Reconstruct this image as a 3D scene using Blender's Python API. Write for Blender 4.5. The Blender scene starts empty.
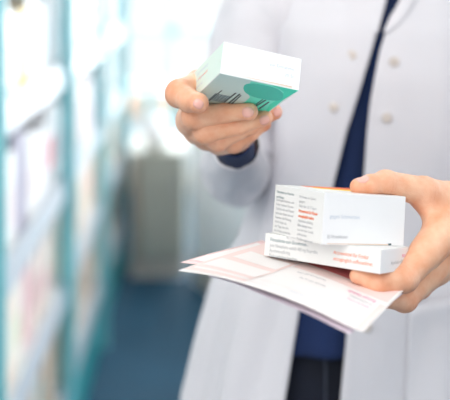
import bpy, bmesh, math, random
import numpy as np
from mathutils import Vector, Matrix, noise
random.seed(5)
scene = bpy.context.scene
COL = scene.collection
HC = 1.5
F = 1000.0
def P(px, py, Y):                      # pixel + distance -> place in the room
    return np.array([(px-225)/F*Y, Y, HC-(py+30)/F*Y])

# ---------------------------------------------------------------- materials
def mat(name, col, rough=.6, bump=0, bscale=40, var=0, vscale=8, sss=0, spec=.5, metal=0, sheen=0):
    m = bpy.data.materials.new(name); m.use_nodes = True
    nt = m.node_tree; b = nt.nodes['Principled BSDF']
    b.inputs['Base Color'].default_value = (*col, 1)
    b.inputs['Roughness'].default_value = rough
    b.inputs['Metallic'].default_value = metal
    b.inputs['Specular IOR Level'].default_value = spec
    if sheen: b.inputs['Sheen Weight'].default_value = sheen
    if sss:
        b.inputs['Subsurface Weight'].default_value = sss
        b.inputs['Subsurface Radius'].default_value = (1, .35, .2)
        b.inputs['Subsurface Scale'].default_value = .004
    tc = nt.nodes.new('ShaderNodeTexCoord')
    if var:
        n = nt.nodes.new('ShaderNodeTexNoise'); n.inputs['Scale'].default_value = vscale; n.inputs['Detail'].default_value = 4
        nt.links.new(tc.outputs['Object'], n.inputs['Vector'])
        r = nt.nodes.new('ShaderNodeValToRGB')
        r.color_ramp.elements[0].position = .3; r.color_ramp.elements[1].position = .7
        r.color_ramp.elements[0].color = (*[c*(1-var) for c in col], 1)
        r.color_ramp.elements[1].color = (*[min(1, c*(1+var)) for c in col], 1)
        nt.links.new(n.outputs['Fac'], r.inputs['Fac']); nt.links.new(r.outputs['Color'], b.inputs['Base Color'])
    if bump:
        n2 = nt.nodes.new('ShaderNodeTexNoise'); n2.inputs['Scale'].default_value = bscale; n2.inputs['Detail'].default_value = 6
        nt.links.new(tc.outputs['Object'], n2.inputs['Vector'])
        bp = nt.nodes.new('ShaderNodeBump'); bp.inputs['Strength'].default_value = bump; bp.inputs['Distance'].default_value = .002
        nt.links.new(n2.outputs['Fac'], bp.inputs['Height']); nt.links.new(bp.outputs['Normal'], b.inputs['Normal'])
    return m
def emit(name, col, s):
    m = bpy.data.materials.new(name); m.use_nodes = True; nt = m.node_tree
    nt.nodes.remove(nt.nodes['Principled BSDF'])
    e = nt.nodes.new('ShaderNodeEmission'); e.inputs[0].default_value = (*col, 1); e.inputs[1].default_value = s
    nt.links.new(e.outputs[0], nt.nodes['Material Output'].inputs[0]); return m

def skin_mat():
    m = mat('skin', (.74, .43, .27), .42, bump=.35, bscale=900, sss=.07)
    nt = m.node_tree; b = nt.nodes['Principled BSDF']
    tc = nt.nodes.new('ShaderNodeTexCoord')
    n = nt.nodes.new('ShaderNodeTexNoise'); n.inputs['Scale'].default_value = 55; n.inputs['Detail'].default_value = 5
    nt.links.new(tc.outputs['Object'], n.inputs['Vector'])
    r = nt.nodes.new('ShaderNodeValToRGB')
    r.color_ramp.elements[0].position = .32; r.color_ramp.elements[1].position = .7
    r.color_ramp.elements[0].color = (.84, .40, .23, 1); r.color_ramp.elements[1].color = (.95, .60, .41, 1)
    nt.links.new(n.outputs['Fac'], r.inputs['Fac'])
    at = nt.nodes.new('ShaderNodeAttribute'); at.attribute_name = 'blush'
    mx = nt.nodes.new('ShaderNodeMix'); mx.data_type = 'RGBA'; mx.inputs[7].default_value = (.82, .26, .15, 1)
    nt.links.new(at.outputs['Fac'], mx.inputs[0]); nt.links.new(r.outputs['Color'], mx.inputs[6]); nt.links.new(mx.outputs[2], b.inputs['Base Color'])
    return m
M = dict(
    skin=skin_mat(), nail=mat('nail', (.89, .48, .41), .22, sss=.0),
    coat=mat('coat_cotton', (.745, .735, .78), .85, bump=.25, bscale=700, var=.02, vscale=5, sheen=.2),
    button=mat('button_pearl', (.70, .63, .58), .3, var=.1, vscale=90),
    shirt=mat('navy_jersey', (.005, .020, .085), .9, bump=.3, bscale=500, sheen=.05, var=.2, vscale=9),
    jeans=mat('dark_trouser', (.006, .009, .022), .9, bump=.3, bscale=600, var=.25, vscale=12),
    seam=mat('trouser_seam', (.05, .06, .09), .9),
    shoe=mat('shoe_leather', (.02, .02, .022), .45), sole=mat('shoe_sole', (.5, .5, .5), .8),
    hair=mat('hair_brown', (.07, .035, .015), .5, bump=.6, bscale=120),
    card=mat('carton_white', (.90, .91, .93), .45, bump=.05, bscale=300),
    cardgrey=mat('carton_offwhite', (.80, .80, .79), .5, bump=.05, bscale=300),
    cardedge=mat('carton_raw_edge', (.80, .62, .50), .8),
    mint=mat('carton_mint', (.70, .92, .87), .45), mintpale=mat('carton_pale_mint', (.74, .88, .80), .45),
    green=mat('ink_green', (.0, .84, .58), .4), greenlt=mat('ink_light_green', (.14, .93, .72), .4), greendk=mat('ink_teal', (.0, .64, .48), .4),
    inkteal=mat('ink_slate', (.20, .30, .33), .6), inkdark=mat('ink_dark', (.07, .12, .13), .6), inkgrey=mat('ink_grey', (.42, .44, .47), .6),
    inkpale=mat('ink_pale_blue', (.58, .66, .77), .6), inkorange=mat('ink_orange', (.95, .22, .08), .6), inkpeach=mat('ink_peach', (.85, .55, .42), .6),
    yellow=mat('ink_yellow', (.95, .58, .03), .5), orange=mat('ink_red_orange', (.90, .16, .03), .5),
    paper=mat('form_paper', (.93, .89, .88), .8, bump=.05, bscale=200), paperpink=mat('form_pink_paper', (.90, .66, .66), .8),
    paperlilac=mat('form_lilac_paper', (.84, .72, .82), .8),
    formpink=mat('form_pink_tint', (.92, .74, .71), .8), formred=mat('form_red_print', (.85, .25, .25), .8), formmag=mat('form_magenta_print', (.80, .18, .38), .8),
    teal=mat('painted_teal', (.20, .55, .60), .4), tealdk=mat('painted_teal_base', (.03, .36, .40), .5),
    shelfw=mat('shelf_white', (.86, .89, .90), .5), shelfback=mat('shelf_back', (.88, .88, .87), .6),
    strip=mat('price_strip', (.52, .56, .61), .4),
    floor=mat('floor_vinyl', (.020, .080, .14), .7, spec=.25, var=.12, vscale=2.5), wall=mat('wall_paint', (.88, .90, .90), .8),
    ceil=mat('ceiling_paint', (.9, .9, .9), .9), base=mat('base_trim', (.66, .60, .54), .6),
    cab=mat('cabinet_greige', (.40, .41, .36), .5), cabdk=mat('cabinet_brown', (.30, .24, .18), .5), cabw=mat('counter_white', (.90, .94, .96), .45),
    framew=mat('window_frame_pale', (.55, .80, .82), .4), peach=mat('peach_sign', (.95, .66, .50), .6),
    lamp=emit('ceiling_lamp_diffuser', (1, .98, .95), 4.0),
    metal=mat('brushed_metal', (.6, .6, .6), .3, metal=1),
)
def glass_mat():
    m = bpy.data.materials.new('window_glass'); m.use_nodes = True; nt = m.node_tree
    b = nt.nodes['Principled BSDF']; t = nt.nodes.new('ShaderNodeBsdfTransparent'); mx = nt.nodes.new('ShaderNodeMixShader')
    b.inputs['Roughness'].default_value = .05; b.inputs['Base Color'].default_value = (.9, .95, .95, 1)
    mx.inputs[0].default_value = .06
    nt.links.new(t.outputs[0], mx.inputs[1]); nt.links.new(b.outputs[0], mx.inputs[2]); nt.links.new(mx.outputs[0], nt.nodes['Material Output'].inputs[0])
    return m
M['glass'] = glass_mat()

# ---------------------------------------------------------------- object helpers
def empty(name, loc, label=None, cat=None, group=None, rz=0):
    o = bpy.data.objects.new(name, None); COL.objects.link(o); o.location = loc; o.rotation_euler = (0, 0, rz)
    tag(o, label, cat, group); return o
def tag(o, label=None, cat=None, group=None, kind=None):
    if label: o['label'] = label
    if cat: o['category'] = cat
    if group: o['group'] = group
    if kind: o['kind'] = kind
    return o
def wloc(o):
    v = np.array([0., 0., 0.])
    while o is not None: v = v+np.array(o.location); o = o.parent
    return v
def mesh_obj(name, verts, faces, m, parent=None, smooth=False, world=True, loc=None):
    """verts in world coordinates; stored relative to the parent (or to loc)."""
    me = bpy.data.meshes.new(name)
    verts = np.asarray(verts, float)
    off = wloc(parent) if (parent is not None and world) else np.zeros(3)
    if loc is not None: off = np.array(loc, float)
    me.from_pydata([tuple(v) for v in (verts-off)], [], [tuple(int(i) for i in f) for f in faces])
    me.materials.append(M[m])
    if smooth: me.polygons.foreach_set('use_smooth', [True]*len(me.polygons))
    me.update()
    o = bpy.data.objects.new(name, me); COL.objects.link(o)
    if parent is not None: o.parent = parent
    if loc is not None: o.location = loc
    return o
def box_vf(lo, hi, bev=0):
    bm = bmesh.new(); bmesh.ops.create_cube(bm, size=1)
    lo, hi = np.array(lo, float), np.array(hi, float)
    for v in bm.verts: v.co = Vector((lo+hi)/2+np.array(v.co)*(hi-lo))
    if bev: bmesh.ops.bevel(bm, geom=bm.edges[:], offset=bev, segments=2, affect='EDGES', profile=.6)
    V = [tuple(v.co) for v in bm.verts]; Fc = [[v.index for v in f.verts] for f in bm.faces]; bm.free()
    return V, Fc
def merge(parts):
    V, Fc = [], []
    for v, f in parts:
        n = len(V); V += [tuple(x) for x in v]; Fc += [[i+n for i in q] for q in f]
    return V, Fc
def add_box(name, lo, hi, m, parent=None, bev=.002, world=False, **k):
    V, Fc = box_vf(lo, hi, bev); return mesh_obj(name, V, Fc, m, parent, world=world, **k)
class Frame:                           # a local frame o + a*u + b*v + c*w in the room
    def __init__(s, o, u, v, w): s.o, s.u, s.v, s.w = map(lambda x: np.array(x, float), (o, u, v, w))
    def at(s, a, b, c): return s.o+a*s.u+b*s.v+c*s.w
    def hit(s, px, py, b):             # point seen at a pixel on the plane v = b
        d = P(px, py, 1.)-np.array([0, 0, HC]); c0 = np.array([0, 0, HC])
        t = ((s.at(0, b, 0)-c0)@s.v)/(d@s.v); return c0+d*t
    def ac(s, px, py, b=0):
        p = s.hit(px, py, b)-s.o; return p@s.u, p@s.w
def carton(name, fr, dims, m, parent, bev=.0006):
    V, Fc = box_vf((0, 0, 0), dims, bev)
    V = [fr.at(*v) for v in V]
    Fc = [f[::-1] for f in Fc]         # frame is left handed (u, v, w)
    return mesh_obj(name, V, Fc, m, parent)
def patch(name, pts, n, m, parent, th=.00012):   # thin printed or glued patch lying on a face, outline pts, outward normal n
    pts = [np.array(p) for p in pts]; k = len(pts); n = np.array(n)
    V = [p+n*.00003 for p in pts]+[p+n*(.00003+th) for p in pts]
    Fc = [list(range(k)), list(range(2*k-1, k-1, -1))]+[[i, i+k, (i+1) % k+k, (i+1) % k] for i in range(k)]
    o = mesh_obj(name, V, Fc, m, parent)
    bm = bmesh.new(); bm.from_mesh(o.data); bmesh.ops.recalc_face_normals(bm, faces=bm.faces[:]); bm.to_mesh(o.data); bm.free()
    return o
def text(name, lines, size, org, xd, yd, m, parent, gap=1.35, lift=.0002, bold=0.0, squeeze=1):
    """lines of lettering starting at org (top left), along xd, line feed against yd"""
    xd, yd = np.array(xd, float), np.array(yd, float); n = np.cross(xd, yd)
    V, Fc = [], []
    for i, s in enumerate(lines):
        if not s: continue
        cu = bpy.data.curves.new('t', 'FONT'); cu.body = s; cu.size = size; cu.offset = bold; cu.resolution_u = 2
        to = bpy.data.objects.new('t', cu); COL.objects.link(to)
        bpy.context.view_layer.update()
        me = bpy.data.meshes.new_from_object(to.evaluated_get(bpy.context.evaluated_depsgraph_get()))
        k = len(V)
        V += [np.array(org)+xd*v.co.x*squeeze+yd*(v.co.y-size*.8-i*size*gap)+n*lift for v in me.vertices]
        Fc += [[j+k for j in p.vertices] for p in me.polygons]
        bpy.data.objects.remove(to); bpy.data.curves.remove(cu); bpy.data.meshes.remove(me)
    return mesh_obj(name, V, Fc, m, parent)

# ---------------------------------------------------------------- signed distance modelling
def cap(p, a, b, r1, r2):
    a, b = np.array(a), np.array(b); ab = b-a
    t = np.clip(((p-a)@ab)/(ab@ab), 0, 1)[..., None]
    return np.linalg.norm(p-(a+t*ab), axis=-1)-(r1+(r2-r1)*t[..., 0])
def ell(p, c, r):
    q = (p-np.array(c))/np.array(r); k = np.linalg.norm(q, axis=-1)
    return (k-1)*min(r)*(.5+.5*k.clip(0, 1))
def smin(a, b, k):
    h = np.clip(.5+.5*(b-a)/k, 0, 1); return b*(1-h)+a*h-k*h*(1-h)
def polygonise(f, lo, hi, h):
    lo, hi = np.array(lo), np.array(hi); n = np.ceil((hi-lo)/h).astype(int)+1
    xs = [lo[i]+h*np.arange(n[i]) for i in range(3)]
    B = 6; nb = -(-n//B)                # coarse pass: only blocks near the surface are sampled finely
    D = np.full(nb*B, 1., np.float32)
    cen = [lo[i]+h*(np.arange(nb[i])*B+(B-1)/2) for i in range(3)]
    cg = np.stack(np.meshgrid(*cen, indexing='ij'), -1); dc = f(cg)
    near = np.abs(dc) < h*B*1.75+.004
    D4 = D.reshape(nb[0], B, nb[1], B, nb[2], B).transpose(0, 2, 4, 1, 3, 5).copy()
    D4[...] = np.where(dc < 0, -1., 1.)[..., None, None, None]
    off = np.stack(np.meshgrid(*[np.arange(B)]*3, indexing='ij'), -1)*h
    idx = np.argwhere(near)
    for i in range(0, len(idx), 400):
        q = idx[i:i+400]; base = lo+h*B*q
        D4[tuple(q.T)] = f(base[:, None, None, None, :]+off[None])
    D = D4.transpose(0, 3, 1, 4, 2, 5).reshape(nb*B)[:n[0], :n[1], :n[2]]
    S = D < 0
    cs = tuple(n-1); acc = np.zeros(cs+(3,), np.float32); cnt = np.zeros(cs, np.float32)
    for ax in range(3):
        sl0 = [slice(None)]*3; sl1 = [slice(None)]*3; sl0[ax] = slice(0, -1); sl1[ax] = slice(1, None)
        cr = S[tuple(sl0)] != S[tuple(sl1)]
        idx = np.argwhere(cr)
        d0 = D[tuple(sl0)][cr]; d1 = D[tuple(sl1)][cr]; t = d0/(d0-d1)
        pos = idx.astype(np.float32); pos[:, ax] += t
        o1, o2 = [a for a in range(3) if a != ax]
        for u in (0, -1):
            for v in (0, -1):
                c = idx.copy(); c[:, o1] += u; c[:, o2] += v
                ok = ((c >= 0) & (c < np.array(cs))).all(1)
                np.add.at(acc, tuple(c[ok].T), pos[ok]); np.add.at(cnt, tuple(c[ok].T), 1)
    use = cnt > 0; vid = -np.ones(cs, int); vid[use] = np.arange(use.sum())
    V = lo+h*(acc[use]/cnt[use][:, None])
    for _ in range(2):                 # settle the vertices on the surface
        e = h*.3; d = f(V); g = np.stack([f(V+np.eye(3)[i]*e)-f(V-np.eye(3)[i]*e) for i in range(3)], -1)/(2*e)
        V = V-g*(d/np.maximum((g*g).sum(-1), .2))[:, None].clip(-h, h)
    Fc = []
    for ax in range(3):
        o1, o2 = [(1, 2), (2, 0), (0, 1)][ax]
        sl0 = [slice(None)]*3; sl1 = [slice(None)]*3; sl0[ax] = slice(0, -1); sl1[ax] = slice(1, None)
        a, b = S[tuple(sl0)], S[tuple(sl1)]
        for cr, flip in ((a & ~b, False), (~a & b, True)):
            idx = np.argwhere(cr)
            idx = idx[(idx[:, o1] > 0) & (idx[:, o2] > 0) & (idx[:, o1] < cs[o1]) & (idx[:, o2] < cs[o2])]
            q = []
            for u, v in ((-1, -1), (0, -1), (0, 0), (-1, 0)):
                c = idx.copy(); c[:, o1] += u; c[:, o2] += v; q.append(vid[tuple(c.T)])
            q = np.stack(q, 1)
            if flip: q = q[:, ::-1]
            Fc += q.tolist()
    return V, Fc

# ================================================================= the medicine cartons
BL = Frame(P(220, 73.3, .93), (.947, .2256, -.2288), (.1176, .4193, .9002), (-.299, .8794, -.3705)); DL = (.0789, .0318, .1102)
B2 = Frame(P(379.9, 274.25, .90), (.5633, .8078, -.1735), (.0784, .1568, .9845), (-.8225, .5682, -.0249)); D2 = (.0596, .0213, .1236)
B1 = Frame(P(321.67, 244.57, .90827), (.8745, .4634, -.1434), (.0784, .1568, .9845), (-.4787, .8722, -.1007)); D1 = (.0938, .0461, .0862)

# --- green and white carton
g = empty('medicine_carton', tuple(BL.at(.04, 0, .055)), 'carton with white end, mint side and bright green front, held alone in the raised hand', 'medicine box')
carton('carton', BL, DL, 'card', g)
a, b, c = DL; nv = -BL.v; nu = -BL.u; nw = -BL.w
def gp(pts, b_=0): return [BL.at(x, b_, z) for x, z in pts]
e = .0004
patch('mint_face', gp([(e, e), (a-e, e), (a-e, c-e), (e, c-e)]), nv, 'mint', g)
def gpix(pts): return [BL.hit(x, y, 0) for x, y in pts]
def qb(p): # clamp to the face
    x = (p-BL.o)@BL.u; z = (p-BL.o)@BL.w; return BL.at(min(max(x, e), a-e), 0, min(max(z, e), c-e))
patch('light_green_field', [qb(q) for q in gpix([(251, 81), (298, 90), (285, 97.5), (262, 119), (236, 114), (240, 106), (250, 97), (246, 90)])], nv, 'greenlt', g, .00018)
patch('dark_green_corner', [qb(q) for q in gpix([(272, 85), (298.6, 90.4), (284, 99), (262, 117), (270, 104), (280, 98), (284, 92), (280, 89)])], nv, 'green', g, .00024)
mid = BL.hit(263.5, 92, 0); rgt = BL.hit(284, 96.0, 0)-mid; up = BL.hit(258, 84.0, 0)-mid
ex, ey = rgt*.97, up*.55
patch('teal_oval', [mid+ex*math.copysign(abs(math.cos(t))**.8, math.cos(t))+(BL.hit(263.5, 84.8, 0)-mid)*math.copysign(abs(math.sin(t))**.8, math.sin(t)) for t in np.linspace(0, 2*math.pi, 33)[:-1]], nv, 'greendk', g, .0003)
pu, pw_ = BL.u, BL.w
bars = []
for k in range(13):                    # bar code on the mint face
    p0 = BL.hit(216.5+k*.9, 101.2+.25*k, 0); q0 = BL.hit(218.5+.9*k, 90.6-.1*k+.25*k, 0)
bc = BL.ac(217.5, 93.5); 
for k in range(15):
    x0 = bc[0]-.002+k*.00105; wd = .0006 if k % 3 else .0009
    V, Fc = box_vf((x0, -.0003, bc[1]+.000), (x0+wd, .0001, bc[1]+.024), 0)
    bars.append(([BL.at(*v) for v in V], [f[::-1] for f in Fc]))
V, Fc = merge(bars); mesh_obj('bar_code', V, Fc, 'inkteal', g)
dk = []
for (x0, y0, x1, y1, wd) in ((209, 100.5, 222, 90, .0006), (228, 103.5, 240, 93.5, .0009), (231, 104, 241, 95, .0007), (224, 102, 236, 92.5, .0009), (255.5, 106, 266, 99.5, .0009), (259, 108.5, 269, 101.5, .0009), (256, 104, 263, 99.0, .0006)):
    p, q = BL.hit(x0, y0, 0), BL.hit(x1, y1, 0); d = (q-p)/np.linalg.norm(q-p); s = np.cross(d, nv)*wd
    V = [p+s+nv*.0004, q+s+nv*.0004, q-s+nv*.0004, p-s+nv*.0004]
    dk.append((V, [[0, 1, 2, 3]]))
V, Fc = merge(dk); mesh_obj('printed_lines', V, Fc, 'inkdark', g)
# left side face (normal -u)
patch('side_panel', [BL.at(0, y, z) for y, z in ((e, e), (b-e, e), (b-e, c-e), (e, c-e))], nu, 'mintpale', g)
text('side_text', ['Zusammensetzung', 'eine Tablette', 'Arzneimittel'], .0052, BL.at(0, b*.86, c*.80), -BL.w, BL.v, 'inkpale', g, gap=1.5)
text('side_text', ['Nicht verwenden'], .0045, BL.at(0, b*.62, c*.72), -BL.w, BL.v, 'inkorange', g)
# white end (normal -w)
text('end_text', ['zur Einnahme'], .0045, BL.at(a*.60, b*.68, 0), BL.u, BL.v, 'inkpale', g)
text('end_text', ['20 St'], .0045, BL.at(a*.80, b*.45, 0), BL.u, BL.v, 'inkpale', g)
dots = []
for r_ in range(2):
    for k in range(11):
        if (k*7+r_*3) % 5 == 1: continue
        cc = BL.at(a*.2+k*.0026, b*(.66-.17*r_), 0)
        V = [cc+nw*.0004]+[cc+nw*.00005+.0007*(math.cos(t)*BL.u+math.sin(t)*BL.v) for t in np.linspace(0, 2*math.pi, 9)[:-1]]
        dots.append((V, [[0, 1+i, 1+(i+1) % 8] for i in range(8)]))
V, Fc = merge(dots); mesh_obj('embossed_dots', V, Fc, 'card', g, smooth=True)
patch('flap_seam', [BL.at(x, y, 0) for x, y in ((a*.28, .0016), (a*.905, .0010), (a*.905, .0026), (a*.86, .0024), (a*.28, .0020))], nw, 'cardedge', g)

# --- lower flat carton
g2 = empty('medicine_carton', tuple(B2.at(.03, 0, .06)), 'flat off-white carton with grey and orange print, lowest of the two stacked boxes', 'medicine box', None)
carton('carton', B2, D2, 'cardgrey', g2)
X2, N2 = -B2.w, -B2.u
text('printed_text', ['Filmtablette zum Einnehmen'], .0049, B2.at(0, D2[1]*.86, D2[2]-.006), X2, B2.v, 'inkteal', g2, squeeze=.72)
text('printed_text', ['Jede Filmtablette enthält 400 mg Ibuprofen.', 'Apothekenpflichtig', 'Packungsbeilage beachten.'], .0045, B2.at(0, D2[1]*.60, D2[2]-.006), X2, B2.v, 'inkgrey', g2, gap=1.05, squeeze=.68)
text('orange_text', ['Arzneimittel für Kinder', 'unzugänglich aufbewahren.'], .0048, B2.at(0, D2[1]*.72, D2[2]-.0755), X2, B2.v, 'inkorange', g2, gap=1.15, squeeze=.80)
patch('end_flap', [B2.at(x, y, 0) for x, y in ((e, e), (D2[0]-e, e), (D2[0]-e, D2[1]-e), (e, D2[1]-e))], -B2.w, 'card', g2)
text('end_text', ['Apotheke 400'], .0046, B2.at(.022, D2[1]*.50, 0), B2.u, B2.v, 'inkgrey', g2)
text('orange_text', ['neu'], .006, B2.at(.045, D2[1]*.80, 0), B2.u, B2.v, 'formmag', g2)
# --- upper thick carton
g1 = empty('medicine_carton', tuple(B1.at(.045, 0, .043)), 'thick white carton with columns of small print, thumb on its orange top', 'medicine box', None)
carton('carton', B1, D1, 'card', g1)
patch('text_panel', [B1.at(0, y, z) for y, z in ((e, e), (D1[1]-e, e), (D1[1]-e, D1[2]-e), (e, D1[2]-e))], -B1.u, 'cardgrey', g1)
X1 = -B1.w
text('printed_text', ['Filmtablette zur Einnahme', 'mit Wasser'], .0036, B1.at(0, D1[1]*.90, D1[2]-.004), X1, B1.v, 'inkteal', g1, lift=.0004, squeeze=.82)
text('printed_text', ['Bei Kopfschmerzen und', 'Fieber nehmen Sie eine', 'Tablette mit viel Wasser', 'nach dem Essen ein und', 'beachten die Packung.', 'Nicht länger als', 'vier Tage ohne Rat', 'des Arztes anwenden', 'und trocken lagern.'], .0034, B1.at(0, D1[1]*.73, D1[2]-.004), X1, B1.v, 'inkgrey', g1, lift=.0004, gap=1.22, squeeze=.98)
text('printed_text', ['Für Kinder ab 6 Jahren', 'geeignet', 'Nicht über 25 °C lagern'], .0034, B1.at(0, D1[1]*.88, D1[2]-.045), X1, B1.v, 'inkgrey', g1, lift=.0004, gap=1.25, squeeze=.9)
text('orange_text', ['Arzneimittel für Kinder', 'unzugänglich halten'], .0037, B1.at(0, D1[1]*.60, D1[2]-.045), X1, B1.v, 'inkorange', g1, lift=.0004, gap=1.25, squeeze=.92, bold=.0001)
text('printed_text', ['Apothekenpflichtig', 'Bitte Beilage lesen', 'und vor dem Verfall', 'aufbrauchen.', 'Trocken lagern und', 'nicht einfrieren.'], .0034, B1.at(0, D1[1]*.40, D1[2]-.045), X1, B1.v, 'inkgrey', g1, lift=.0004, gap=1.22, squeeze=.98)
text('front_text', ['gegen Schmerzen'], .0048, B1.at(.007, D1[1]*.60, 0), B1.u, B1.v, 'inkpale', g1)
text('front_text', ['20 Filmtabletten'], .0042, B1.at(.005, D1[1]*.20, 0), B1.u, B1.v, 'inkgrey', g1, squeeze=.85)
patch('flap_seam', [B1.at(x, y, 0) for x, y in ((.006, .0006), (.078, .0006), (.078, .0016), (.006, .0012))], -B1.w, 'cardedge', g1)
patch('flap_notch', [B1.at(x, y, 0) for x, y in ((.0755, .0006), (.079, .0006), (.079, .0022), (.0755, .0022))], -B1.w, 'inkdark', g1, .0002)
t1 = D1[1]
patch('top_panel', [B1.at(x, t1, z) for x, z in ((e, e), (D1[0]-e, e), (D1[0]-e, D1[2]-e), (e, D1[2]-e))], B1.v, 'cardgrey', g1)
patch('yellow_stripe', [B1.at(x, t1, z) for x, z in ((.030, .058), (.0895, .020), (.0895, .056), (.050, .0855), (.034, .0855))], B1.v, 'yellow', g1, .0002)
patch('orange_stripe', [B1.at(x, t1, z) for x, z in ((.030, .074), (.0895, .048), (.0895, .0855), (.030, .0855))], B1.v, 'orange', g1, .0003)

# ================================================================= prescription forms under the cartons
PN = np.array([.114, -.023, .993]); PN /= np.linalg.norm(PN)
PP = P(264, 257.5, .972)
C0 = np.array([0, 0, HC])
def pph(px, py, drop=0):
    d = P(px, py, 1.)-C0; t = ((PP-C0-PN*drop)@PN)/(d@PN); return C0+d*t
def sheet(name, label, A, Bp, Cp, Dp, m, drop, bow, nx=36, ny=18, group=None, frontcurve=None):
    A, Bp, Cp, Dp = [pph(*q, drop) for q in (A, Bp, Cp, Dp)]
    t = empty(name, tuple((A+Cp)/2), label, 'paper form', group)
    def S(u, v):
        p = (1-v)*((1-u)*A+u*Bp)+v*((1-u)*Dp+u*Cp)
        s = bow*(math.sin(math.pi*min(1, u*1.02))**1.3)*(1-v)**1.5
        p = p+PN*s
        p = p+PN*.0015*math.sin(9*u+4*v)*(1-v)*(1-u)
        return p
    V, Fc = [], []
    for j in range(ny+1):
        for i in range(nx+1): V.append(S(i/nx, j/ny))
    for j in range(ny):
        for i in range(nx):
            k = j*(nx+1)+i; Fc.append([k, k+1, k+nx+2, k+nx+1])
    o = mesh_obj('sheet', V, Fc, m, t, smooth=True)
    md = o.modifiers.new('thick', 'SOLIDIFY'); md.thickness = .00018; md.offset = -1
    return t, S
def onsheet(name, t, S, u0, u1, v0, v1, m, lift=.0004, nu=12, nv=6, shear=0):
    V, Fc = [], []
    if t is top and v1 < .9: v0, v1 = v0*.81, v1*.81
    for j in range(nv+1):
        for i in range(nu+1):
            v = v0+(v1-v0)*j/nv; V.append(S(u0+(u1-u0)*i/nu+shear*(v-v0), v)+PN*lift)
    for j in range(nv):
        for i in range(nu):
            k = j*(nu+1)+i; Fc.append([k, k+1, k+nu+2, k+nu+1])
    return mesh_obj(name, V, Fc, m, t, smooth=True)
def sheet_words(name, t, S, u, v, words, m, hu=.016, hv=.03, lift=.0006, k=1):
    """rows of small lettering on the curved sheet, read from the pharmacist's side"""
    if t is top: v, hv = v*.81, hv*.81
    V, Fc = [], []
    cu = bpy.data.curves.new('t', 'FONT'); cu.body = words; cu.size = 1; cu.resolution_u = 2
    to = bpy.data.objects.new('t', cu); COL.objects.link(to); bpy.context.view_layer.update()
    me = bpy.data.meshes.new_from_object(to.evaluated_get(bpy.context.evaluated_depsgraph_get()))
    V = [S(u-p.co.x*hu, v-p.co.y*hv)+PN*lift for p in me.vertices]; Fc = [list(p.vertices) for p in me.polygons]
    bpy.data.objects.remove(to); bpy.data.curves.remove(cu); bpy.data.meshes.remove(me)
    return mesh_obj(name, V, Fc, m, t)
top, S = sheet('prescription_form', 'white and pink printed form lying topmost, directly beneath the flat carton', (178, 270.5), (363, 332), (410, 284), (285, 236.8), 'paper', .0008, .0085)
onsheet('pink_print', top, S, .005, .36, .03, .97, 'formpink', .0003, shear=.0)
onsheet('pink_print', top, S, .37, .98, .55, .97, 'formpink', .0003)
onsheet('red_print', top, S, .40, .90, .68, .97, 'formred', .0005)
onsheet('pink_print', top, S, .955, .99, .03, .60, 'formpink', .0003)
onsheet('white_field', top, S, .03, .35, .10, .14, 'paper', .0005); onsheet('white_field', top, S, .03, .35, .20, .42, 'paper', .0005)
onsheet('white_field', top, S, .05, .34, .50, .72, 'paper', .0005)
onsheet('ruled_line', top, S, .38, .95, .19, .195, 'formpink', .0006, nv=1)
onsheet('ruled_line', top, S, .38, .95, .075, .080, 'formpink', .0006, nv=1)
sheet_words('printed_text', top, S, .93, .62, 'Rezept Gebühr', 'formmag', .028, .075)
sheet_words('printed_text', top, S, .93, .53, 'Krankenkasse', 'inkgrey', .024, .06)
sheet_words('printed_text', top, S, .93, .45, 'Name des Arztes', 'formmag', .018, .045)
sheet_words('printed_text', top, S, .62, .62, 'Versicherten Nr', 'inkgrey', .020, .05)
sheet_words('printed_text', top, S, .66, .50, 'Ibuprofen 400 mg Tab', 'inkgrey', .018, .05)
sheet_words('printed_text', top, S, .88, .27, 'Datum und Unterschrift', 'inkpale', .022, .05)
sheet_words('printed_text', top, S, .84, .16, 'Abgabedatum in der Apotheke', 'inkpale', .022, .05)
sheet_words('printed_text', top, S, .50, .60, 'zu zahlen', 'inkgrey', .016, .04)
s2, S2 = sheet('prescription_form', 'thin pink form, its pointed corner sticking out behind the topmost form', (180, 262.5), (330, 300), (398, 292), (262, 240), 'paperpink', .0045, .004)
s3, S3 = sheet('prescription_form', 'pale lilac form with a corner poking out below the front edge of the topmost one', (208, 276), (350, 334), (404, 293), (270, 247), 'paperlilac', .0050, .0035)
onsheet('printed_band', s2, S2, .02, .5, .1, .9, 'paper', .0003)

# ================================================================= the person
person = empty('person', (.17, 1.40, 0), 'person in an open white coat over navy shirt, holding cartons and forms in both hands', 'person')
def plane_pt(px, py, off):             # a joint seen at this pixel lying off metres under the green face
    return BL.hit(px, py, -off)
W_L = P(234.5, 132, 1.115)
def L(*a): return [(np.array(p), r) for p, r in a]
handL = dict(
    thumb=L((P(226, 112, 1.085), .017), (P(199, 84, 1.045), .0142), (P(179.5, 93.5, 1.005), .0138), (P(189, 100.5, .985), .0110), (P(198.5, 103, .972), .0092)),
    index=L((P(192, 121, 1.042), .0150), (P(193, 117, 1.010), .0118), (plane_pt(224, 113.2, .0093), .0095), (plane_pt(249.3, 111.6, .0083), .0080)),
    middle=L((P(198, 129, 1.060), .0150), (P(205, 132.5, 1.018), .0112), (P(238, 126, 1.020), .0090), (P(264.5, 117.6, 1.022), .0077)),
    ring=L((P(207, 136, 1.078), .0140), (P(218, 140.5, 1.035), .0105), (P(250, 126.5, 1.042), .0085), (P(274.5, 112, 1.048), .0074)),
    little=L((P(220, 142, 1.092), .0125), (P(233, 144, 1.055), .0092), (P(250, 134, 1.058), .0078), (P(264, 124, 1.064), .0068)),
    wrist=(W_L, .0180), fore=(P(237, 152, 1.22), .025), web=[(P(196, 92, 1.045), P(192, 112, 1.042), .010)])
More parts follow.
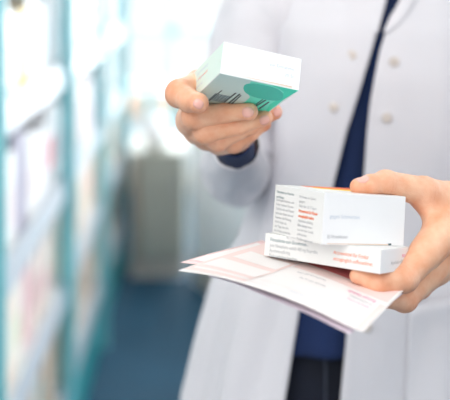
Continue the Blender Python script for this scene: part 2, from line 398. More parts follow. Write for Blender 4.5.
handR = dict(
    thumb=L((P(466, 207, 1.02), .021), (P(424, 192.5, .992), .0152), (P(386, 182.2, .975), .0112), (P(370, 185.0, .967), .0094), (P(358.5, 187, .963), .0076)),
    index=L((P(441, 235, .972), .0168), (P(404.5, 278.5, .935), .0122), (P(378, 283, .920), .0094), (P(357.5, 275.6, .922), .0066)),
    middle=L((P(441, 257, .992), .0165), (P(404.5, 299, .955), .0118), (P(383, 297, .950), .0094), (P(362, 288, .955), .0078)),
    ring=L((P(451, 259, 1.015), .0140), (P(419, 287, .99), .0112), (P(399, 286, .985), .0090), (P(380, 283, .99), .0075)),
    little=L((P(459, 252, 1.038), .0125), (P(432, 273, 1.02), .0100), (P(413, 276, 1.015), .0080), (P(397, 276, 1.02), .0068)),
    wrist=(P(500, 217, 1.045), .0245), fore=(np.array([.405, 1.20, 1.225]), .036), web=[(P(424.5, 202, .990), P(436, 223, .978), .0105), (P(440, 208, .995), P(446, 226, .985), .014)])
def hand_sdf(h):
    W, rw = h['wrist']; Fo, rf = h['fore']
    fs = ['thumb', 'index', 'middle', 'ring', 'little']
    def f(p):
        A = cap(p, Fo, W, rf, rw)
        for n in fs[1:]:
            q, r = h[n][0]; A = smin(A, cap(p, W, q, rw*.85, r), .010)
        q, r = h['thumb'][0]; A = smin(A, cap(p, W, q, rw*.9, r), .014)
        for a_, b_, r_ in h['web']: A = smin(A, cap(p, a_, b_, r_, r_), .010)
        A = smin(A, cap(p, h['thumb'][0][0], h['index'][0][0], .014, .011), .012)
        for n in fs:
            c = h[n]
            D = cap(p, c[0][0], c[1][0], c[0][1], c[1][1])
            for i in range(1, len(c)-1):
                seg = cap(p, c[i][0], c[i+1][0], c[i][1], c[i+1][1])
                # slightly waisted phalanges with fuller joints
                m_ = (c[i][0]+c[i+1][0])/2
                D = smin(D, seg, .003)
                D = smin(D, np.linalg.norm(p-c[i][0], axis=-1)-c[i][1]*1.03, .003)
            # pad of the fingertip
            D = smin(D, np.linalg.norm(p-c[-1][0], axis=-1)-c[-1][1]*1.03, .003)
            # skin folds over the joints
            for i in range(1, len(c)-1):
                d0 = (c[i][0]-c[i-1][0]); d1 = (c[i+1][0]-c[i][0])
                ax = d0/np.linalg.norm(d0)+d1/np.linalg.norm(d1); ax = ax/np.linalg.norm(ax)
                s = (p-c[i][0])@ax; near = np.exp(-(np.linalg.norm(p-c[i][0], axis=-1)/(c[i][1]*1.25))**4)
                for o_, am in ((-.0030, .0006), (0, .0009), (.0030, .0006)):
                    D = D+am*near*np.exp(-((s-o_)/.0009)**2)
            A = smin(A, D, .0075 if n == 'thumb' else .0022) if n != 'index' else smin(A, D, .0025)
            # proximal phalanges blend into the palm more softly
            A = smin(A, cap(p, c[0][0], c[0][0]*.6+c[1][0]*.4, c[0][1], c[0][1]*.6+c[1][1]*.4), .006)
        return A
    return f
fL, fR = hand_sdf(handL), hand_sdf(handR)
def bounds(h):
    pts = [q for n in ('thumb', 'index', 'middle', 'ring', 'little') for q, r in h[n]]+[h['wrist'][0], h['fore'][0]]
    return np.min(pts, 0)-.042, np.max(pts, 0)+.042
parts = []
for f, h in ((fL, handL), (fR, handR)):
    lo, hi = bounds(h); parts.append(polygonise(f, lo, hi, .00125))
# the rest of the body, mostly under the clothes
SHL, SHR = np.array([.054, 1.425, 1.435]), np.array([.385, 1.43, 1.435])
ELL, ELR = np.array([.012, 1.375, 1.228]), np.array([.425, 1.33, 1.195])
def body_sdf(p):
    A = cap(p, SHL, ELL, .044, .032); A = smin(A, cap(p, ELL, handL['fore'][0], .032, .022), .01)
    A = smin(A, cap(p, SHR, ELR, .046, .038), .02); A = smin(A, cap(p, ELR, handR['fore'][0], .038, .034), .01)
    A = smin(A, ell(p, (.215, 1.42, 1.36), (.145, .09, .15)), .05)
    A = smin(A, ell(p, (.185, 1.42, 1.12), (.125, .085, .22)), .05)
    A = smin(A, ell(p, (.17, 1.42, .97), (.150, .10, .12)), .05)
    A = smin(A, cap(p, SHL, SHR, .04, .04), .05)
    for hx in (.095, .245):
        A = smin(A, cap(p, (hx, 1.42, .92), (hx, 1.41, .52), .075, .05), .03)
        A = smin(A, cap(p, (hx, 1.41, .52), (hx, 1.43, .10), .05, .035), .03)
    A = smin(A, cap(p, (.22, 1.43, 1.44), (.215, 1.40, 1.60), .052, .050), .03)
    # head: skull, jaw, nose, ears, lips
    hc = np.array([.212, 1.385, 1.685])
    hd = smin(ell(p, hc+(0, .012, .025), (.075, .094, .095)), ell(p, hc+(0, -.025, -.045), (.056, .068, .075)), .03)
    hd = smin(hd, cap(p, hc+(0, -.092, -.002), hc+(0, -.108, -.035), .008, .012), .010)
    hd = smin(hd, ell(p, hc+(0, -.088, -.066), (.024, .012, .010)), .006)
    for s in (-1, 1):
        hd = smin(hd, ell(p, hc+(s*.076, .010, -.012), (.009, .018, .032)), .006)
        hd = -smin(-hd, ell(p, hc+(s*.031, -.094, .006), (.016, .012, .010)), .008)
        hd = smin(hd, ell(p, hc+(s*.031, -.081, .005), (.012, .011, .009)), .003)
    return smin(A, hd, .02)
parts.append(polygonise(body_sdf, (-.06, 1.20, .05), (.50, 1.56, 1.82), .0075))
V, Fc = merge(parts)
body = mesh_obj('body', V, Fc, 'skin', person, smooth=True)

bl = np.zeros(len(V)); VA = np.array(V)   # redder skin over the knuckles and at the fingertips
for h in (handL, handR):
    for n in ('thumb', 'index', 'middle', 'ring', 'little'):
        for i in range(1, len(h[n])):
            q, r = h[n][i]; last = i == len(h[n])-1
            bl = np.maximum(bl, (.38 if last else .26)*np.exp(-(np.linalg.norm(VA-q, axis=1)/(r*1.35))**4))
at = body.data.attributes.new('blush', 'FLOAT', 'POINT'); at.data.foreach_set('value', bl.astype(np.float32))

def nail(f, c, along, n, ln, wd):
    """a fingernail plate lying on the skin around c"""
    n = n/np.linalg.norm(n); along = along-n*(along@n); along /= np.linalg.norm(along); side = np.cross(n, along)
    N = 11; V = []
    g_ = [(i/(N-1)*2-1, j/(N-1)*2-1) for j in range(N) for i in range(N)]
    pts = []
    for s, t in g_:
        s2 = s*math.sqrt(1-t*t*.42); t2 = t*math.sqrt(1-s*s*.42)
        pts.append(c+along*s2*ln/2+side*t2*wd/2+n*.02)
    pts = np.array(pts)
    for _ in range(60):
        d = f(pts); pts = pts-n*np.maximum(d, 0)[:, None]*.7
    h_ = .0008*np.array([1-.85*max(abs(s), abs(t))**6 for s, t in g_])
    topv = pts+n*h_[:, None]; bot = pts-n*.0006
    V = np.vstack([topv, bot]); Fc = []
    for j in range(N-1):
        for i in range(N-1):
            k = j*N+i; Fc.append([k, k+1, k+N+1, k+N]); k += N*N; Fc.append([k, k+N, k+N+1, k+1])
    rim = [i for i in range(N)]+[j*N+N-1 for j in range(1, N)]+[N*(N-1)+i for i in range(N-2, -1, -1)]+[j*N for j in range(N-2, 0, -1)]
    for i in range(len(rim)):
        a_, b_ = rim[i], rim[(i+1) % len(rim)]; Fc.append([a_, a_+N*N, b_+N*N, b_])
    o = mesh_obj('fingernail', V, Fc, 'nail', body, smooth=True)
    bm = bmesh.new(); bm.from_mesh(o.data); bmesh.ops.recalc_face_normals(bm, faces=bm.faces[:]); bm.to_mesh(o.data); bm.free()
def nail_at(f, px, py, Y, along, n, ln, wd): nail(f, P(px, py, Y), along, np.array(n, float), ln, wd)
cd = lambda h, k: h[k][-1][0]-h[k][-2][0]
nail_at(fL, 198.6, 104, .972, P(204, 107, .97)-P(193, 100, .985), (.0, -1, .15), .0105, .0092)
nail_at(fL, 246.0, 112, 1.0, cd(handL, 'index'), (.25, -1, .12), .0110, .0105)
nail_at(fL, 263.0, 119.5, 1.02, cd(handL, 'middle'), (.25, -1, .05), .0105, .0100)
nail_at(fL, 275.2, 112, 1.05, cd(handL, 'ring'), (.25, -1, .1), .0095, .0090)
nail_at(fR, 363.0, 184, .967, cd(handR, 'thumb'), (-.15, -.75, .8), .0125, .0105)

# ---- clothes as lofted shells
def loft(sections, n, closed=True):
    pass
def interp(tab, x):
    return float(np.interp(x, [t[0] for t in tab], [t[1] for t in tab]))
ZT = [.50, .70, .898, .996, 1.066, 1.122, 1.248, 1.36, 1.42, 1.47, 1.505]
CX = [.16, .16, .165, .178, .185, .195, .215, .218, .218, .216, .214]
AX = [.235, .225, .214, .205, .193, .168, .151, .150, .148, .120, .078]
BY = [.165, .160, .150, .140, .132, .125, .122, .122, .112, .090, .072]
CY = 1.40
def prof(z, sh=0):
    return np.interp(z, ZT, CX), np.interp(z, ZT, AX)-sh, np.interp(z, ZT, BY)-sh*.8
def tpt(z, ph, sh=0, fold=0):
    cx, a_, b_ = prof(z, sh)
    if fold:
        k = np.clip((1.38-z)/.5, .15, 1)
        w_ = noise.noise(Vector((ph*2.6+z*1.0, z*2.2, 3.1)))*.021*k+noise.noise(Vector((ph*6-z*2.5, z*3.5, 7.7)))*.011*k+.005*k*math.sin(ph*9+z*4)
        a_ += w_*fold; b_ += w_*fold
    s, c = math.sin(ph), math.cos(ph)
    ex_ = .85
    return np.array([cx+a_*math.copysign(abs(s)**ex_, s), CY-b_*math.copysign(abs(c)**ex_, c), z])
def row_of(p): return (HC-p[2])/p[1]*F-30
def px_of(p): return 225+p[0]/p[1]*F
def phi_at(z, edge):
    """angle at which the front surface at height z is seen at the pixel column edge(row)"""
    lo, hi = -1.5, 1.5
    for _ in range(40):
        m_ = (lo+hi)/2; p = tpt(z, m_)
        if px_of(p) < edge(row_of(p)): lo = m_
        else: hi = m_
    return (lo+hi)/2
EL = [(-80, 392), (0, 385), (45, 373.5), (90, 360), (130, 347.5), (180, 335), (250, 318), (307, 299), (354, 291.5), (400, 284.5), (600, 262), (900, 240)]
ER = [(-80, 412), (-30, 408), (0, 400), (27, 387), (50, 380), (72, 375.5), (103, 370), (135, 366.5), (175, 364), (250, 356), (334, 346.5), (400, 340), (600, 330), (900, 325)]
zs = np.linspace(1.505, .50, 96)
nph = 150
V, Fc = [], []
edgeL, edgeR = [], []
for z in zs:
    pl = phi_at(z, lambda r: interp(EL, r)); pr = phi_at(z, lambda r: interp(ER, r)); edgeL.append(pl); edgeR.append(pr)
    for i in range(nph+1):
        ph = pr+(2*math.pi+pl-pr)*(i/nph)
        q = tpt(z, ph, 0, 1)
        # the front edges lift a little and the hem band rolls
        V.append(q)
for j in range(len(zs)-1):
    for i in range(nph):
        k = j*(nph+1)+i; Fc.append([k, k+nph+1, k+nph+2, k+1])
def tube(path, radii, n=28, wr=.0, seed=0, caps=False, squash=1):
    path = [np.array(q, float) for q in path]; m_ = len(path); V, Fc = [], []
    ref = np.array([0, 0, 1.]) ; prev = None
    for i in range(m_):
        t = path[min(i+1, m_-1)]-path[max(i-1, 0)]; t /= np.linalg.norm(t)
        if prev is None:
            s = np.cross(t, ref); 
            if np.linalg.norm(s) < .1: s = np.cross(t, (0, 1., 0))
        else: s = prev-t*(prev@t)
        s /= np.linalg.norm(s); prev = s; b_ = np.cross(t, s)
        for k in range(n):
            a_ = 2*math.pi*k/n
            r = radii[i]+(wr*min(1, (m_-1-i)/8+.12)*(noise.noise(Vector((math.cos(a_)*1.6+seed, math.sin(a_)*1.6, i*.35)))+.5*noise.noise(Vector((a_*.4+seed, i*.9, 2)))) if wr else 0)
            V.append(path[i]+s*math.cos(a_)*r+b_*math.sin(a_)*r*squash)
    for i in range(m_-1):
        for k in range(n): Fc.append([i*n+k, i*n+(k+1) % n, (i+1)*n+(k+1) % n, (i+1)*n+k])
    if caps: Fc.append(list(range(n))[::-1]); Fc.append([(m_-1)*n+k for k in range(n)])
    return V, Fc
def dense(pts, rs, m_=34):
    pts = np.array(pts); n = len(pts); t = np.linspace(0, n-1, m_); out = []; ro = []
    for x in t:
        i = min(int(x), n-2); f_ = x-i; p0, p1, p2, p3 = pts[max(i-1, 0)], pts[i], pts[i+1], pts[min(i+2, n-1)]
        out.append(.5*((2*p1)+(-p0+p2)*f_+(2*p0-5*p1+4*p2-p3)*f_**2+(-p0+3*p1-3*p2+p3)*f_**3)); ro.append(rs[i]*(1-f_)+rs[i+1]*f_)
    return out, ro
cuffL = P(236, 145.5, 1.175)
pth, rr = dense([(.15, 1.41, 1.468), SHL+(0.012, 0, -.01), SHL*.5+ELL*.5+(-.004, 0, 0), ELL+(.006, 0, .004), P(235, 165, 1.29), cuffL], [.045, .070, .058, .045, .040, .0265], 44)
slL = tube(pth, rr, 40, .007, 1)
pth, rr = dense([(.29, 1.41, 1.468), SHR+(-.012, 0, -.01), SHR*.5+ELR*.5, ELR+(-.006, 0, .004), np.array([.415, 1.27, 1.215]), handR['fore'][0]+(-.018, -.02, 0.003)], [.045, .070, .064, .054, .050, .046], 44)
slR = tube(pth, rr, 40, .007, 4)
V, Fc = merge([(V, Fc), slL, slR])
coat = mesh_obj('lab_coat', V, Fc, 'coat', person, smooth=True)
md = coat.modifiers.new('thick', 'SOLIDIFY'); md.thickness = .0022; md.offset = 1
tag(coat, 'white coat worn open')
# front bands and lapels, following the two front edges
def front_strip(name, side, z0, z1, w0, w1, lift, m='coat', wob=0):
    V, Fc = [], []; zz = np.linspace(z0, z1, 60)
    for z in zz:
        k = (z-z0)/(z1-z0)
        base = np.interp(z, zs[::-1], (edgeL if side < 0 else edgeR)[::-1])
        wdt = (w0+(w1-w0)*k)/.15
        for i in range(7):
            ph = base+side*wdt*(i/6)+(-side*.010)
            q = tpt(z, ph, 0, 1); o_ = tpt(z, ph, -.01, 1)-q; o_ /= np.linalg.norm(o_)
            V.append(q+o_*(.0024+lift*math.sin(math.pi*min(1, (i+.6)/6.6))))
    for j in range(59):
        for i in range(6):
            k = j*7+i; Fc.append([k, k+1, k+8, k+7])
    o = mesh_obj(name, V, Fc, m, coat, smooth=True)
    md = o.modifiers.new('thick', 'SOLIDIFY'); md.thickness = .0015; md.offset = 1; return o
front_strip('lapel', -1, 1.42, 1.500, .004, .045, .002)
front_strip('lapel', 1, 1.42, 1.500, .004, .045, .003)
def on_front(px, py):
    lo, hi = .5, 1.5; bz = None
    for _ in range(30):
        z = (lo+hi)/2; ph = phi_at(z, lambda r: px); q = tpt(z, ph, 0, 1)
        if row_of(q) > py: lo = z
        else: hi = z
    o_ = tpt(z, ph, -.01)-tpt(z, ph); return q, o_/np.linalg.norm(o_)
for px, py in ((352, 55), (335, 107), (393.5, 61.5), (386.5, 117.5), (367, 326)):
    q, n = on_front(px, py); n = Vector(n)
    bm = bmesh.new(); prof_ = [(0, .0034), (.0022, .0032), (.0034, .0040), (.0052, .0040), (.0064, .0028), (.0064, .001)]
    R = n.to_track_quat('Z', 'Y').to_matrix(); VV = []; FF = []
    for r, h_ in prof_:
        for k in range(20): VV.append(np.array(Vector(q)+R@Vector((r*math.cos(k*math.pi/10), r*math.sin(k*math.pi/10), h_+.002))))
    for i in range(len(prof_)-1):
        for k in range(20): FF.append([i*20+k, (i+1)*20+k, (i+1)*20+(k+1) % 20, i*20+(k+1) % 20])
    bm.free()
    bo = mesh_obj('button', VV, FF, 'button', coat, smooth=True)
    tag(bo, 'pearly coat button')
# patch pocket on the coat
V, Fc = [], []
for j in range(13):
    for i in range(13):
        z = 1.072-.17*j/12+.022*i/12; ph = phi_at(z, lambda r: 408+i*5.5); q = tpt(z, ph, 0, 1); o_ = tpt(z, ph, -.01)-tpt(z, ph); o_ /= np.linalg.norm(o_)
        V.append(q+o_*(.004+(.007*math.sin(math.pi*i/12) if j < 2 else .001)))
for j in range(12):
    for i in range(12): k = j*13+i; Fc.append([k, k+1, k+14, k+13])
po = mesh_obj('pocket', V, Fc, 'coat', coat, smooth=True); md = po.modifiers.new('thick', 'SOLIDIFY'); md.thickness = .002; md.offset = 0
# navy shirt with sleeve cuff
V, Fc = [], []
zz = np.linspace(1.475, 1.005, 60); NS = 90
for z in zz:
    for i in range(NS):
        ph = 2*math.pi*i/NS; q = tpt(z, ph, .012, .5)
        q[1] += .0025*math.sin(ph*22+z*9)*max(0, math.cos(ph)); V.append(q)
for j in range(59):
    for i in range(NS): Fc.append([j*NS+i, (j+1)*NS+i, (j+1)*NS+(i+1) % NS, j*NS+(i+1) % NS])
pth, rr = dense([SHL, ELL, P(237, 154, 1.215), P(234.5, 139.5, 1.125)], [.052, .036, .025, .0190], 30)
c1 = tube(pth, rr, 28, .003, 2)
pth, rr = dense([SHR, ELR, handR['fore'][0]+(0, 0, 0), handR['fore'][0]*.75+handR['wrist'][0]*.25], [.054, .043, .040, .036], 30)
c2 = tube(pth, rr, 28, .003, 3)
V, Fc = merge([(V, Fc), c1, c2])
sh = mesh_obj('shirt', V, Fc, 'shirt', person, smooth=True); md = sh.modifiers.new('thick', 'SOLIDIFY'); md.thickness = .0015
tag(sh, 'navy blue shirt under the coat')
# trousers: waist and two legs
V, Fc = [], []; parts = []
zz = np.linspace(1.035, .86, 12)
for z in zz:
    for i in range(60):
        q = tpt(z, 2*math.pi*i/60, .030, .2); V.append(q)
for j in range(11):
    for i in range(60): Fc.append([j*60+i, (j+1)*60+i, (j+1)*60+(i+1) % 60, j*60+(i+1) % 60])
parts.append((V, Fc))
for hx in (.082, .252):
    pth, rr = dense([(hx, 1.40, .93), (hx, 1.40, .75), (hx, 1.40, .50), (hx, 1.42, .28), (hx, 1.43, .075)], [.092, .085, .066, .056, .052], 26)
    parts.append(tube(pth, rr, 32, .004, hx*30))
V, Fc = merge(parts)
tr = mesh_obj('trousers', V, Fc, 'jeans', person, smooth=True); tag(tr, 'very dark trousers')
V = []; Fc = []
zz = np.linspace(1.000, .88, 20)
for z in zz:
    for i in range(3):
        ph = phi_at(z, lambda r: interp([(355, 318), (370, 321.5), (400, 322.5)], r)+(i-1)*1.6)
        o_ = tpt(z, ph, -.01)-tpt(z, ph); o_ /= np.linalg.norm(o_)
        V.append(tpt(z, ph, .030, .2)+o_*(.0015+(.0025 if i == 1 else 0)))
for j in range(19):
    for i in range(2): k = j*3+i; Fc.append([k, k+1, k+4, k+3])
fs_ = mesh_obj('fly_seam', V, Fc, 'seam', tr, smooth=True)
# shoes
for hx in (.082, .252):
    def shoe(p):
        A = smin(ell(p, (hx, 1.40, .045), (.045, .085, .045)), ell(p, (hx, 1.29, .035), (.048, .09, .035)), .03)
        A = smin(A, cap(p, (hx, 1.43, .05), (hx, 1.43, .10), .042, .040), .02)
        return np.maximum(A, .012-p[..., 2])
    V, Fc = polygonise(shoe, (hx-.07, 1.17, 0), (hx+.07, 1.52, .16), .006)
    so = mesh_obj('shoe', V, Fc, 'shoe', person, smooth=True)
    V = []; n = 28
    for zc in (0.0, .014):
        for k in range(n):
            t = 2*math.pi*k/n; V.append((hx+.047*math.sin(t), 1.345-.145*math.cos(t), zc))
    Fc = [[k, (k+1) % n, n+(k+1) % n, n+k] for k in range(n)]+[list(range(n))[::-1], list(range(n, 2*n))]
    mesh_obj('sole', V, Fc, 'sole', so)
# hair
hc = np.array([.212, 1.385, 1.685])
def hair(p):
    A = ell(p, hc+(0, .020, .032), (.084, .102, .100)); cut = ell(p, hc+(0, -.09, -.045), (.062, .075, .085))
    A = smin(A, ell(p, hc+(0, .075, -.06), (.055, .045, .075)), .03)
    return -smin(-A, cut, .012)+.002*np.sin(p[..., 0]*260+p[..., 2]*30)
V, Fc = polygonise(hair, hc-(.12, .15, .17), hc+(.12, .17, .17), .006)
mesh_obj('hair', V, Fc, 'hair', person, smooth=True)

# ================================================================= the shop
YAW = .025                             # the aisle runs slightly across the view
def shop(x, y, z=0):                   # shelf-aligned coordinates: x out from the shelf face, y along the aisle
    return (-.395+x-YAW*y+YAW*0, y, z)
def struct(o): return tag(o, kind='structure')
struct(add_box('floor', (-1.6, -1.5, -.05), (3.2, 7.4, 0), 'floor', bev=0))
struct(add_box('ceiling', (-1.6, -1.5, 2.75), (3.2, 7.4, 2.85), 'ceil', bev=0))
struct(add_box('wall_left', (-1.62, -1.5, 0), (-1.50, 7.4, 2.75), 'wall', bev=0))
struct(add_box('wall_right', (3.1, -1.5, 0), (3.2, 7.4, 2.75), 'wall', bev=0))
# wall_back with a wide window opening
WB = 6.9; wx0, wx1, wz0, wz1 = -.78, 2.7, .66, 2.45
V, Fc = merge([box_vf((-1.6, WB, 0), (wx0, WB+.15, 2.75)), box_vf((wx1, WB, 0), (3.2, WB+.15, 2.75)), box_vf((wx0, WB, 0), (wx1, WB+.15, wz0)), box_vf((wx0, WB, wz1), (wx1, WB+.15, 2.75))])
struct(mesh_obj('wall_back', V, Fc, 'wall'))
win = struct(empty('window_1', ((wx0+wx1)/2, WB, wz0)))
mull = [wx0+.03, (174-225)/1000*WB, .62, 1.6, wx1-.03]
V, Fc = merge([box_vf((x-.032, WB+.02, wz0), (x+.032, WB+.09, wz1), .004) for x in mull]+[box_vf((wx0, WB+.02, z-.03), (wx1, WB+.09, z+.03), .004) for z in (wz0+.03, 1.09, 1.95, wz1-.03)])
mesh_obj('window_frame', V, Fc, 'framew', win)
for i in range(4):
    V, Fc = box_vf((mull[i]+.03, WB+.05, wz0+.05), (mull[i+1]-.03, WB+.056, wz1-.05)); mesh_obj('pane', V, Fc, 'glass', win)
struct(add_box('trim_1', (wx0-.05, WB-.05, wz0-.16), (wx1+.05, WB-.005, wz0-.005), 'peach', bev=.003))
struct(add_box('baseboard_back', (-1.5, WB-.02, 0), (3.1, WB-.002, .12), 'base', bev=.002))

# --- shelving bays
BAYS = [1.865, 2.92, 3.98, 5.04]
LEV = [.27, .58, .885, 1.215, 1.53, 1.84]
def bay():
    t = empty('shelving_unit', (0, 0, 0))
    L_ = 1.045; Dp = .36
    for y in (.0005, L_-.0225):
        add_box('post', (-.012, y, 0), (.030, y+.022, 2.25), 'teal', t)
    for y in (.001, L_-.019):
        add_box('side_panel', (-Dp, y, .0), (-.036, y+.018, 2.2), 'shelfw', t, .001)
    add_box('back_panel', (-Dp-.015, 0, .05), (-Dp, L_, 2.2), 'shelfback', t, .001)
    for z in LEV:
        s = add_box('shelf', (-Dp, .022, z-.022), (-.004, L_-.022, z), 'shelfw', t)
        V = []; # slanted price strip on the shelf lip
        pts = [(-.002, z-.050), (.006, z-.050), (.001, z+.020), (-.004, z+.020)]
        for y in (.024, L_-.024): V += [(x, y, zz_) for x, zz_ in pts]
        Fc = [[0, 1, 2, 3], [7, 6, 5, 4]]+[[i, i+4, (i+1) % 4+4, (i+1) % 4] for i in range(4)]
        o = mesh_obj('price_strip', V, Fc, 'strip', s, world=False)
    add_box('plinth', (-.05, .022, 0), (-.002, L_-.022, .21), 'tealdk', t)
    return t
bay0 = bay()
def copy_tree(o, parent=None):
    c = o.copy(); COL.objects.link(c)
    if parent is not None: c.parent = parent
    for ch in list(o.children): copy_tree(ch, c)
    return c
names = ['nearest to the camera, filled with pale cartons', 'second along the aisle behind the nearest one', 'third along the aisle, before the low cabinet']
bays = []
for i in range(3):
    t = bay0 if i == 0 else copy_tree(bay0)
    y0 = BAYS[i]; t.location = shop(0, y0); t.rotation_euler = (0, 0, math.atan(YAW)); bays.append(t)
    tag(t, 'teal and white shelving unit ' + names[i], 'shelving', 'shelving units along the aisle')
    t.scale = (1, (BAYS[i+1]-BAYS[i])/1.045*.999, 1)
# cartons on the shelves
def pmat(name, c): 
    if name not in M: M[name] = mat(name, c, .5)
    return name
PAL = {  # per level: (body colours, band colours)
    0: [((.62, .48, .36), (.70, .60, .50)), ((.66, .52, .40), (.45, .62, .62)), ((.60, .50, .42), (.80, .70, .62))],
    1: [((.90, .74, .62), (.90, .62, .56)), ((.88, .74, .64), (.84, .80, .70)), ((.90, .78, .72), (.84, .58, .58)), ((.86, .82, .74), (.74, .78, .60))],
    2: [((.90, .88, .90), (.84, .78, .82)), ((.90, .88, .86), (.90, .78, .76)), ((.90, .91, .92), (.78, .80, .86))],
    3: [((.84, .88, .92), (.76, .84, .92)), ((.86, .88, .92), (.80, .80, .86)), ((.88, .90, .92), (.72, .84, .88))],
    4: [((.84, .88, .92), (.76, .84, .92)), ((.88, .90, .92), (.72, .84, .88))],
}
LV = ['bottom', 'second lowest', 'middle', 'second highest', 'top visible']
CW = ['tan carton', 'peach-coloured carton', 'whitish carton with a faint band', 'pale blue-white carton', 'cool white carton']
BN = ['nearest', 'second', 'third']
protos = {}
def product(body_c, band_c, w, h, d):
    key = (body_c, band_c, w, h)
    mb = pmat('pack_%d_%d_%d' % tuple(int(c*255) for c in body_c), body_c); mn = pmat('pack_%d_%d_%d' % tuple(int(c*255) for c in band_c), band_c)
    if key not in protos:
        V, Fc = box_vf((-d, 0, 0), (0, w, h), .002); me = mesh_obj('m', V, Fc, mb); 
        V, Fc = box_vf((-.001, w*.08, h*.25), (.0012, w*.92, h*.62), 0); m2 = mesh_obj('m2', V, Fc, mn)
        protos[key] = (me.data, m2.data); bpy.data.objects.remove(me); bpy.data.objects.remove(m2)
    o = bpy.data.objects.new('medicine_package', protos[key][0]); COL.objects.link(o)
    c = bpy.data.objects.new('label_band', protos[key][1]); COL.objects.link(c); c.parent = o
    return o
rnd = random.Random(11)
special = [(0, 3, .50, (.95, .62, .08), 'yellow carton on the second highest shelf of the nearest bay'),
           (0, 4, .50, (.95, .66, .14), 'yellow carton on the top visible shelf of the nearest bay'),
           (0, 2, .95, (.88, .22, .24), 'carton with a red band among white ones on the middle shelf of the nearest bay'),
           (0, 2, .50, (.42, .39, .50), 'grey-violet carton standing for a dark shadow gap, middle shelf of the nearest bay'),  # grey tone paints in the dark shadow gap beneath the shelf above
           (1, 2, .73, (.88, .52, .55), 'pink carton among white ones on the middle shelf of the second bay'),
           (0, 1, .60, (.78, .50, .52), 'dusky rose carton on the second lowest shelf of the nearest bay'),
           (2, 2, .69, (.95, .60, .52), 'salmon carton on the middle shelf of the third bay')]
for bi in range(3):
    Lb = BAYS[bi+1]-BAYS[bi]
    for lv in range(5):
        y = .04; k = 0
        while True:
            w = rnd.choice([.10, .12, .14]) if bi < 2 else rnd.choice([.14, .18])
            if y+w > Lb-.035: break
            bc_, nc_ = rnd.choice(PAL[lv]); hgt = rnd.choice([.19, .21, .235]); dd = .22
            sp = [q[3:] for q in special if q[0] == bi and q[1] == lv and y <= q[2] < y+w+.008]
            sp = sp[0] if sp else None
            if sp:
                bc_, nc_ = sp[0], tuple(min(1, c*1.05) for c in sp[0])
                if 'band' in sp[1]: bc_ = (.92, .90, .90)
            o = product(bc_, nc_, w, hgt, dd)
            yy = BAYS[bi]+y; xo = -.022-rnd.random()*.012
            p = shop(xo, yy); o.location = (p[0], p[1], LEV[lv]+.0005); o.rotation_euler = (0, 0, math.atan(YAW))
            if sp: tag(o, sp[1], 'carton')
            else: tag(o, '%s on the %s shelf of the %s shelving bay' % (CW[lv], LV[lv], BN[bi]), 'carton', '%ss on the %s shelf of the %s bay' % (CW[lv], LV[lv], BN[bi]))
            y += w+.008; k += 1
# end panel of the run of shelves
ep = add_box('end_panel', (-.36, 0, 0), (.012, .03, 2.25), 'shelfw', None); ep.location = shop(0, BAYS[3]+.03); ep.rotation_euler = (0, 0, math.atan(YAW))
tag(ep, 'tall white end panel closing off the far end of the shelves', 'panel')

# --- low cabinet and white counter behind the aisle
cb = empty('low_cabinet', (-.33, 5.05, 0), 'low grey-green cabinet standing past the end of the shelves', 'cabinet')
add_box('carcass', (-.13, -.20, .09), (.135, .26, .59), 'cab', cb, .004)
add_box('worktop', (-.145, -.215, .59), (.14, .27, .62), 'cab', cb, .004)
d_ = add_box('door', (-.09, -.218, .11), (.125, -.201, .575), 'cab', cb, .003)
add_box('handle', (.09, -.235, .40), (.10, -.219, .52), 'metal', d_, .002)
add_box('corner_strip', (-.131, -.222, .09), (-.095, -.201, .59), 'cabdk', cb, .002)
add_box('plinth', (-.13, -.17, 0), (.13, .25, .09), 'base', cb, .002)
cw = empty('counter', (-.17, 4.86, 0), 'white counter with a beige plinth running forward from the grey-green cabinet', 'counter', rz=-math.atan2(.60, .28))
add_box('front_panel', (0.02, 0, .13), (1.9, .5, .70), 'cabw', cw, .004)
add_box('worktop', (0.0, -.02, .70), (1.92, .52, .735), 'cabw', cw, .004)
add_box('plinth', (.02, -.004, 0), (1.9, .49, .128), 'base', cw, .002)
# round white jar on the cabinet
prof_ = [(0, 0), (.055, 0), (.085, .03), (.10, .09), (.085, .15), (.05, .18), (.045, .20), (0, .205)]
V, Fc = [], []
for r, z in prof_:
    for k in range(28): V.append((r*math.cos(k*math.pi/14), r*math.sin(k*math.pi/14), z))
for i in range(len(prof_)-1):
    for k in range(28): Fc.append([i*28+k, i*28+(k+1) % 28, (i+1)*28+(k+1) % 28, (i+1)*28+k])
j_ = mesh_obj('jar', V, Fc, 'card', None, smooth=True); j_.location = (-.345, 5.0, .6205); j_.scale = (.75, .75, .85)
tag(j_, 'round white jar standing on top of the low grey-green cabinet', 'jar')
# display rack of teal frame near the window
rk = empty('display_rack', (-.40, 6.3, 0), 'teal display rack with pale panels standing before the far window', 'rack')
for x in (-.075, .09): add_box('upright', (x-.028, -.02, 0), (x+.028, .02, .80), 'teal', rk)
for z in (.20, .45, .72): add_box('rail', (-.15, -.03, z), (.15, .12, z+.02), 'shelfw', rk)

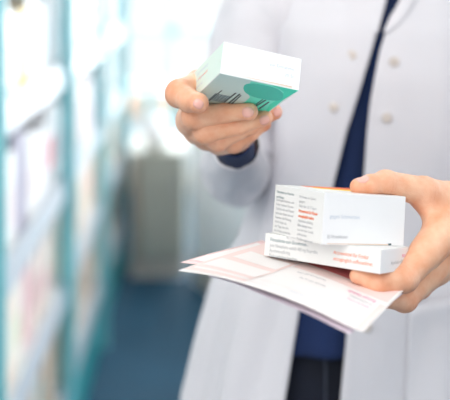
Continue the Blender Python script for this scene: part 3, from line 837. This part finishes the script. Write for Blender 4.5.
# ceiling lamps
for x in (-.2, 1.4):
    for y in (0.2, 2.2, 4.2, 6.0):
        t = empty('ceiling_lamp', (x, y, 2.70), 'square white ceiling lamp panel above the shop', 'lamp', 'ceiling lamp panels')
        add_box('frame', (-.42, -.42, .0), (.42, .42, .045), 'ceil', t, .004); add_box('diffuser', (-.39, -.39, -.006), (.39, .39, -.001), 'lamp', t, 0)

# ================================================================= light, camera
w = bpy.data.worlds.new('daylight'); scene.world = w; w.use_nodes = True
w.node_tree.nodes['Background'].inputs[0].default_value = (.97, .985, 1, 1); w.node_tree.nodes['Background'].inputs[1].default_value = .92
def area(name, loc, target, size, power, col):
    l = bpy.data.lights.new(name, 'AREA'); l.shape = 'RECTANGLE'; l.size, l.size_y = size; l.energy = power; l.color = col
    o = bpy.data.objects.new(name, l); COL.objects.link(o); o.location = loc
    o.rotation_euler = (Vector(target)-Vector(loc)).to_track_quat('-Z', 'Y').to_euler(); return o
area('added_key_light', (-.9, -.3, 2.45), (.1, 1.1, 1.2), (1.2, 1.2), 17, (1, .95, .88))  # key light added high at the front left to give the hands shading
area('far_window_daylight', (.95, 7.25, 1.6), (.6, 2.5, 1.2), (3.4, 1.9), 260, (.94, .98, 1))
area('added_side_fill', (3.0, 3.6, 1.5), (-.4, 3.4, 1.0), (2.6, 2.0), 60, (.90, .96, 1))  # added fill from the right to brighten the shelves; that wall is solid
cam = bpy.data.cameras.new('camera'); co = bpy.data.objects.new('camera', cam); COL.objects.link(co)
co.location = (0, 0, HC); co.rotation_euler = (math.pi/2, 0, 0)
cam.sensor_width = 36; cam.sensor_fit = 'HORIZONTAL'; cam.lens = 80; cam.shift_x = 0; cam.shift_y = -230/450
cam.clip_start = .05; cam.clip_end = 100
cam.dof.use_dof = True; cam.dof.focus_distance = .97; cam.dof.aperture_fstop = 3.1
scene.camera = co
vs = scene.view_settings; vs.view_transform = 'Standard'; vs.look = 'None'; vs.exposure = .14; vs.gamma = 1; vs.use_curve_mapping = False
